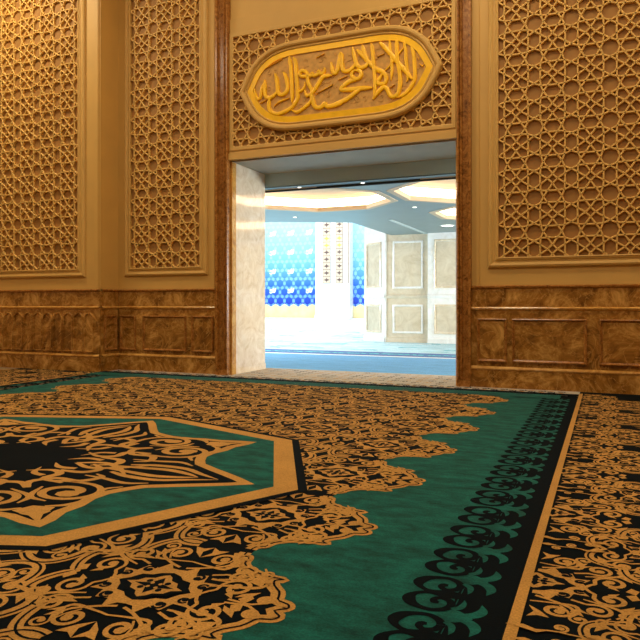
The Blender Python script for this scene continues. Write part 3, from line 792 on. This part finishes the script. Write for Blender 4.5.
mb.poly([(XE-2.4, 19.7, ZC), (XE, 19.7, ZC), (XE, 20.9, ZC)], 'ceiling_grey')
ED = [(x0, 19.7), (XE-2.4, 19.7), (XE, 20.9), (XE, 25.9)]
for (a, b), (c, d) in zip(ED, ED[1:]): mb.poly([(a, b, ZC), (c, d, ZC), (c, d, ZC+.9), (a, b, ZC+.9)], 'dark_gap')
# roof slab over the low hall
mb.poly([(x0, BACK, ZC+.9), (x1, BACK, ZC+.9), (x1, 25.9, ZC+.9), (XE, 25.9, ZC+.9), (XE, 20.9, ZC+.9), (XE-2.4, 19.7, ZC+.9), (x0, 19.7, ZC+.9)], 'ceiling_grey')
mb.poly([(x0, BACK, ZC), (x0, 19.7, ZC), (x0, 19.7, ZC+.9), (x0, BACK, ZC+.9)], 'ceiling_grey')
mb.build('ceiling_hall', loc=(-5, 18, ZC))['kind'] = 'structure'
st('trim_1', (PX0-2, BACK+.001, ZC-.0), (PX1+2, BACK+.1, PZ-.02), 'fascia')
st('trim_2', (PX0-2, BACK+.36, ZC-.05), (PX1+2, BACK+.42, ZC-.001), 'dark_gap')
places = {(-2, 0): 'third to the left of the doorway axis', (-1, 0): 'left of the doorway axis', (0, 0): 'just inside the doorway, left of centre', (1, 0): 'just inside the doorway, right of centre', (2, 0): 'right of the doorway', (3, 0): 'far right of the doorway', (1, 1): 'in the second row behind the doorway right', (2, 1): 'in the second row, further right', (3, 1): 'in the second row, far right'}
for cx, cy in coves:
    ij = (round((cx-OCX)/PIT), round((cy-OCY)/PIT))
    root = empty('cove_light', (cx, cy, ZC), 'octagonal glowing ceiling cove %s' % places[ij], 'cove light', 'octagonal ceiling coves')
    o = octo(cx, cy, OR)
    lo = lambda d, z: [(x, y, z) for x, y in offset(o, d)]
    mb = MB(); mb.rings([lo(0, ZC-.015), lo(0, ZC), lo(0, ZC+.1), lo(-.16, ZC+.1), lo(-.16, ZC-.015), lo(0, ZC-.015)], 'cove_tan'); mb.build('rim', root)
    mb = MB(); mb.rings([lo(-.002, ZC+.11), lo(-.002, ZC+.36)], 'cove_light'); mb.build('light_band', root)
    mb = MB(); mb.rings([lo(0, ZC+.37), lo(-.25, ZC+.42)], 'cove_tan'); mb.poly(lo(-.25, ZC+.42), 'cove_tan'); mb.build('recess_top', root)
def disc_lamp(x, y, z, r, label):
    mb = MB(); c = [(x+r*math.cos(k*PI/8), y+r*math.sin(k*PI/8)) for k in range(16)]
    root = empty('downlight', (x, y, z), label, 'downlight', 'recessed ceiling downlights')
    mb.prism([(x+(a-x)*1.35, y+(b-y)*1.35) for a, b in c], z-.012, z-.001, 'steel'); mb.build('ring', root)
    mb = MB(); mb.prism(c, z-.018, z-.0125, 'lamp'); mb.build('lens', root)
disc_lamp(-6.53, 13.98+.05, ZC, .04, 'small downlight just behind the lintel, left of centre')
disc_lamp(-5.0, 14.05+.02, ZC, .04, 'small downlight just behind the lintel, near its middle')
disc_lamp(-4.93, 18.17, ZC, .05, 'small downlight between four octagonal coves')
disc_lamp(-8.9, 18.8, ZC, .05, 'small downlight beyond the left octagonal cove')
disc_lamp(-5.05, 22.9, ZC, .2, 'round white ceiling diffuser near the right door jamb')
o = box_obj('air_slot', (-6.45, 20.6, ZC-.02), (-6.33, 25.2, ZC), 'steel'); tag(o, 'long thin pale air slot in the grey hall ceiling', 'air vent')

# ------------------------------------------------------------------ marble piers at the back of the hall
def pier_bits(root, a, b, mat, zt, frames, nrm_flip=False, cornice=True):
    """a wall face from a to b (plan points, left to right as seen), with raised frames"""
    dx_, dy_ = b[0]-a[0], b[1]-a[1]; l = math.hypot(dx_, dy_); ux, uy = dx_/l, dy_/l; nx, ny = uy, -ux
    P = lambda u, v, h: (a[0]+ux*u+nx*h, a[1]+uy*u+ny*h, v)
    mb = MB(); mb.prism(rect(0, 0, l, zt), -.06, 0, mat, P); mb.build('face', root)
    mb = MB(); mb.rings([[P(u, v, h) for v, h in ((1.72, 0), (1.72, .03), (1.78, .06), (1.84, .05), (1.86, 0))] for u in (0, l)], mat, closed=False); mb.build('band', root)
    mb = MB(); mb.rings([[P(u, v, h) for v, h in ((0, 0), (0, .05), (.16, .05), (.2, 0))] for u in (0, l)], mat, closed=False); mb.build('plinth', root)
    for u0, v0, u1, v1 in frames:
        mb = MB(); moulding(mb, rect(u0, v0, u1, v1), [(0, 0), (0, .035), (-.04, .05), (-.08, .03), (-.08, 0)], 'white_marble' if mat != 'white_marble' else 'pale_marble', P); mb.build('panel_frame', root)
        mb = MB(); mb.prism(rect(u0+.09, v0+.09, u1-.09, v1-.09), .001, .012, 'beige_marble', P); mb.build('panel_infill', root)
root = empty('marble_pier', (-8.5, 25.5, 0), 'white angled pier face beside the blue tiled wall', 'pier')
pier_bits(root, (-9.15, 25.95), (-8.02, 25.22), 'white_marble', 9, [(.15, 2.15, 1.1, 3.95), (.15, .36, 1.1, 1.48)])
root = empty('marble_pier', (-7.2, 25.3, 0), 'beige marble pier face with two stacked framed panels in the far hall', 'pier')
pier_bits(root, (-8.02, 25.3), (-6.3, 25.3), 'beige_marble', 4.6, [(.28, 2.1, 1.5, 3.95), (.28, .36, 1.5, 1.48)])
root = empty('marble_pier', (-3, 25.1, 0), 'long white marble pier face at the right of the doorway view', 'pier')
pier_bits(root, (-6.3, 25.12), (8, 25.12), 'white_marble', 4.6, [(.25, 2.1, 3.2, 3.95), (.25, .36, 3.2, 1.48), (3.6, 2.1, 6.6, 3.95), (3.6, .36, 6.6, 1.48), (7, 2.1, 10, 3.95), (7, .36, 10, 1.48)])
st('wall_hall_right', (9, BACK, 0), (9.3, 66, 14), 'white_marble')
st('wall_hall_left', (-60.3, BACK, 0), (-60, 66, 14), 'white_marble')
st('wall_hall_back', (-60.3, 66.05, 0), (9.3, 66.4, 14), 'white_marble')

# ------------------------------------------------------------------ blue tiled wall
YT = 66.0
root = empty('tiled_wall', (-28, YT, 0), 'far wall of blue star tiles fading from cobalt to sky blue above a yellow dado', 'tiled wall')
mb = MB(); mb.box((-59, YT-.12, 0), (8, YT+.04, 1.95), 'dado'); mb.build('dado', root)
PT = wallmap(YT-.12)
hx = 1.1; hz = hx*.866
mb = MB(); mb2 = MB()
def hexa(cx, cz, r, rot=0): return [(cx+r*math.cos(rot+k*PI/3), cz+r*math.sin(rot+k*PI/3)) for k in range(6)]
for j in range(0, 14):
    for i in range(-42, 0):
        cx = i*hx+(hx/2 if j % 2 else 0); cz = 1.85+j*hz
        R = hx/math.sqrt(3)
        mb2.prism(hexa(cx, cz, R*1.0, PI/6), 0, .01, 'grout', PT)
        mb.prism(hexa(cx, cz, R*.7, PI/6), .01, .03, 'tiles', PT)
        for k in range(6):      # kite tiles around each hexagon
            a = PI/6+k*PI/3
            c1 = (cx+R*.97*math.cos(a), cz+R*.97*math.sin(a))
            p = [(cx+R*.72*math.cos(a), cz+R*.72*math.sin(a)), (cx+R*.82*math.cos(a-.22), cz+R*.82*math.sin(a-.22)), c1, (cx+R*.82*math.cos(a+.22), cz+R*.82*math.sin(a+.22))]
            mb.prism(p, .01, .03, 'tiles', PT)
mb2.build('grout', root); mb.build('star_tiles', root)
# white calligraphy emblems set out in a grid
for i in range(-11, 4):
    for j in range(4):
        cx = -31.7+i*2.2; cz = 2.94+j*2.08
        if abs(cx+26.4) < 2.0: continue
        if cx > -5: continue
        mb = MB()
        for pts in ([(-.38, -.12), (-.2, -.22), (0, -.12), (.2, -.16), (.36, .02)], [(-.28, -.02), (-.25, .16), (-.1, .02), (-.02, .22)], [(.08, -.08), (.12, .26), (.22, .3)], [(.26, 0), (.36, .18), (.34, .34)], [(-.36, .06), (-.2, .1), (.1, .1), (.3, .12)]):
            stroke(mb, [(cx+a, cz+b) for a, b in pts], .15, .03, .07, PT, 'white')
        mb.build('calligraphy_emblem', root)['label'] = 'white calligraphy emblem'
# white pilaster with ornamental strips
YP = 64.8
root = empty('white_pilaster', (-26.4, YP, 0), 'white pilaster with vertical brown ornamental strips in front of the tiled wall', 'pilaster')
mb = MB(); mb.box((-28.3, YP, 0), (-24.45, YT-.17, 14), 'white_marble'); mb.build('shaft', root)
PP = wallmap(YP)
mb = MB(); mb.prism(rect(-28.35, 0, -24.4, .35), 0, .1, 'white_marble', PP); mb.prism(rect(-27.4, .4, -25.1, 1.8), 0, .06, 'white_marble', PP); mb.prism(rect(-27.4, 1.9, -25.1, 3.4), 0, .04, 'white_marble', PP); mb.build('base', root)
def strip(u0, u1, z0, z1):
    mb = MB(); mb.prism(rect(u0, z0, u1, z1), 0, .03, 'strip_brown', PP); mb.prism(rect(u0+.04, z0+.04, u1-.04, z1), .03, .04, 'strip_tan', PP)
    w = u1-u0; c = (u0+u1)/2; z = z0+.37; k = 0
    while z < z1-.3:
        mat = 'strip_yellow' if k in (5, 6) else 'strip_brown'
        if w > .4:
            mb.prism([(c-w*.4, z), (c, z-.13), (c+w*.4, z), (c, z+.13)], .04, .05, mat, PP)
            mb.prism([(c-w*.12, z), (c, z-.26), (c+w*.12, z), (c, z+.26)], .05, .06, mat, PP)
            mb.prism(rect(u0+.04, z+.34, u1-.04, z+.38), .04, .05, 'strip_brown', PP)
        z += .72; k += 1
    mb.build('ornamental_strip', root)
strip(-27.44, -26.57, 3.65, 13); strip(-25.96, -25.19, 3.65, 13); strip(-24.66, -24.52, 3.65, 13)

# ------------------------------------------------------------------ light
def area(name, loc, rot, size, power, col, sy=None):
    l = bpy.data.lights.new(name, 'AREA'); l.energy = power; l.color = col; l.size = size
    if sy: l.shape = 'RECTANGLE'; l.size_y = sy
    o = bpy.data.objects.new(name, l); o.location = loc; o.rotation_euler = rot; COL.objects.link(o); return o
WARM = (1, .84, .55)
# beams of the warm ceiling panels, row by row
for x, k in ((-12.6, 1.7), (-7.6, .35), (-2.6, 1.05), (2.6, .9)):
    area('ceiling_lamp', (x, 9.6, H-.1), (math.radians(6), 0, 0), 1.5, 205*k, WARM)
    area('ceiling_lamp', (x, 4.2, H-.1), (0, 0, 0), 1.7, 112, (1, .87, .66))
    area('ceiling_lamp', (x, -1.8, H-.1), (0, 0, 0), 1.7, 55, (1, .87, .66))
# daylight from the glazed dome of the far hall
area('dome_daylight', (-24, 44, 24), (0, 0, 0), 34, 23000, (.93, .97, 1), 34)
area('window_daylight', (-17, 17, 2.6), (0, math.radians(-85), 0), 3.0, 1000, (.9, .97, 1), 5)
area('window_daylight', (7.5, 18.5, 2.4), (0, math.radians(85), 0), 3.0, 1600, (.95, .98, 1), 6)
w = bpy.data.worlds.new('World'); SC.world = w; w.use_nodes = True
w.node_tree.nodes['Background'].inputs[0].default_value = (.86, .94, 1, 1)
w.node_tree.nodes['Background'].inputs[1].default_value = 1.0

# ------------------------------------------------------------------ camera
cam = bpy.data.cameras.new('camera'); co = bpy.data.objects.new('camera', cam); COL.objects.link(co)
co.location = (0, 0, 1.5); co.rotation_euler = (PI/2, 0, math.radians(23.2))
cam.lens = 671/640*36; cam.sensor_width = 36; cam.shift_y = -16/640; cam.clip_end = 300
SC.camera = co
vs = SC.view_settings; vs.view_transform = 'Standard'; vs.look = 'None'; vs.gamma = 1; vs.use_curve_mapping = False
vs.exposure = 0
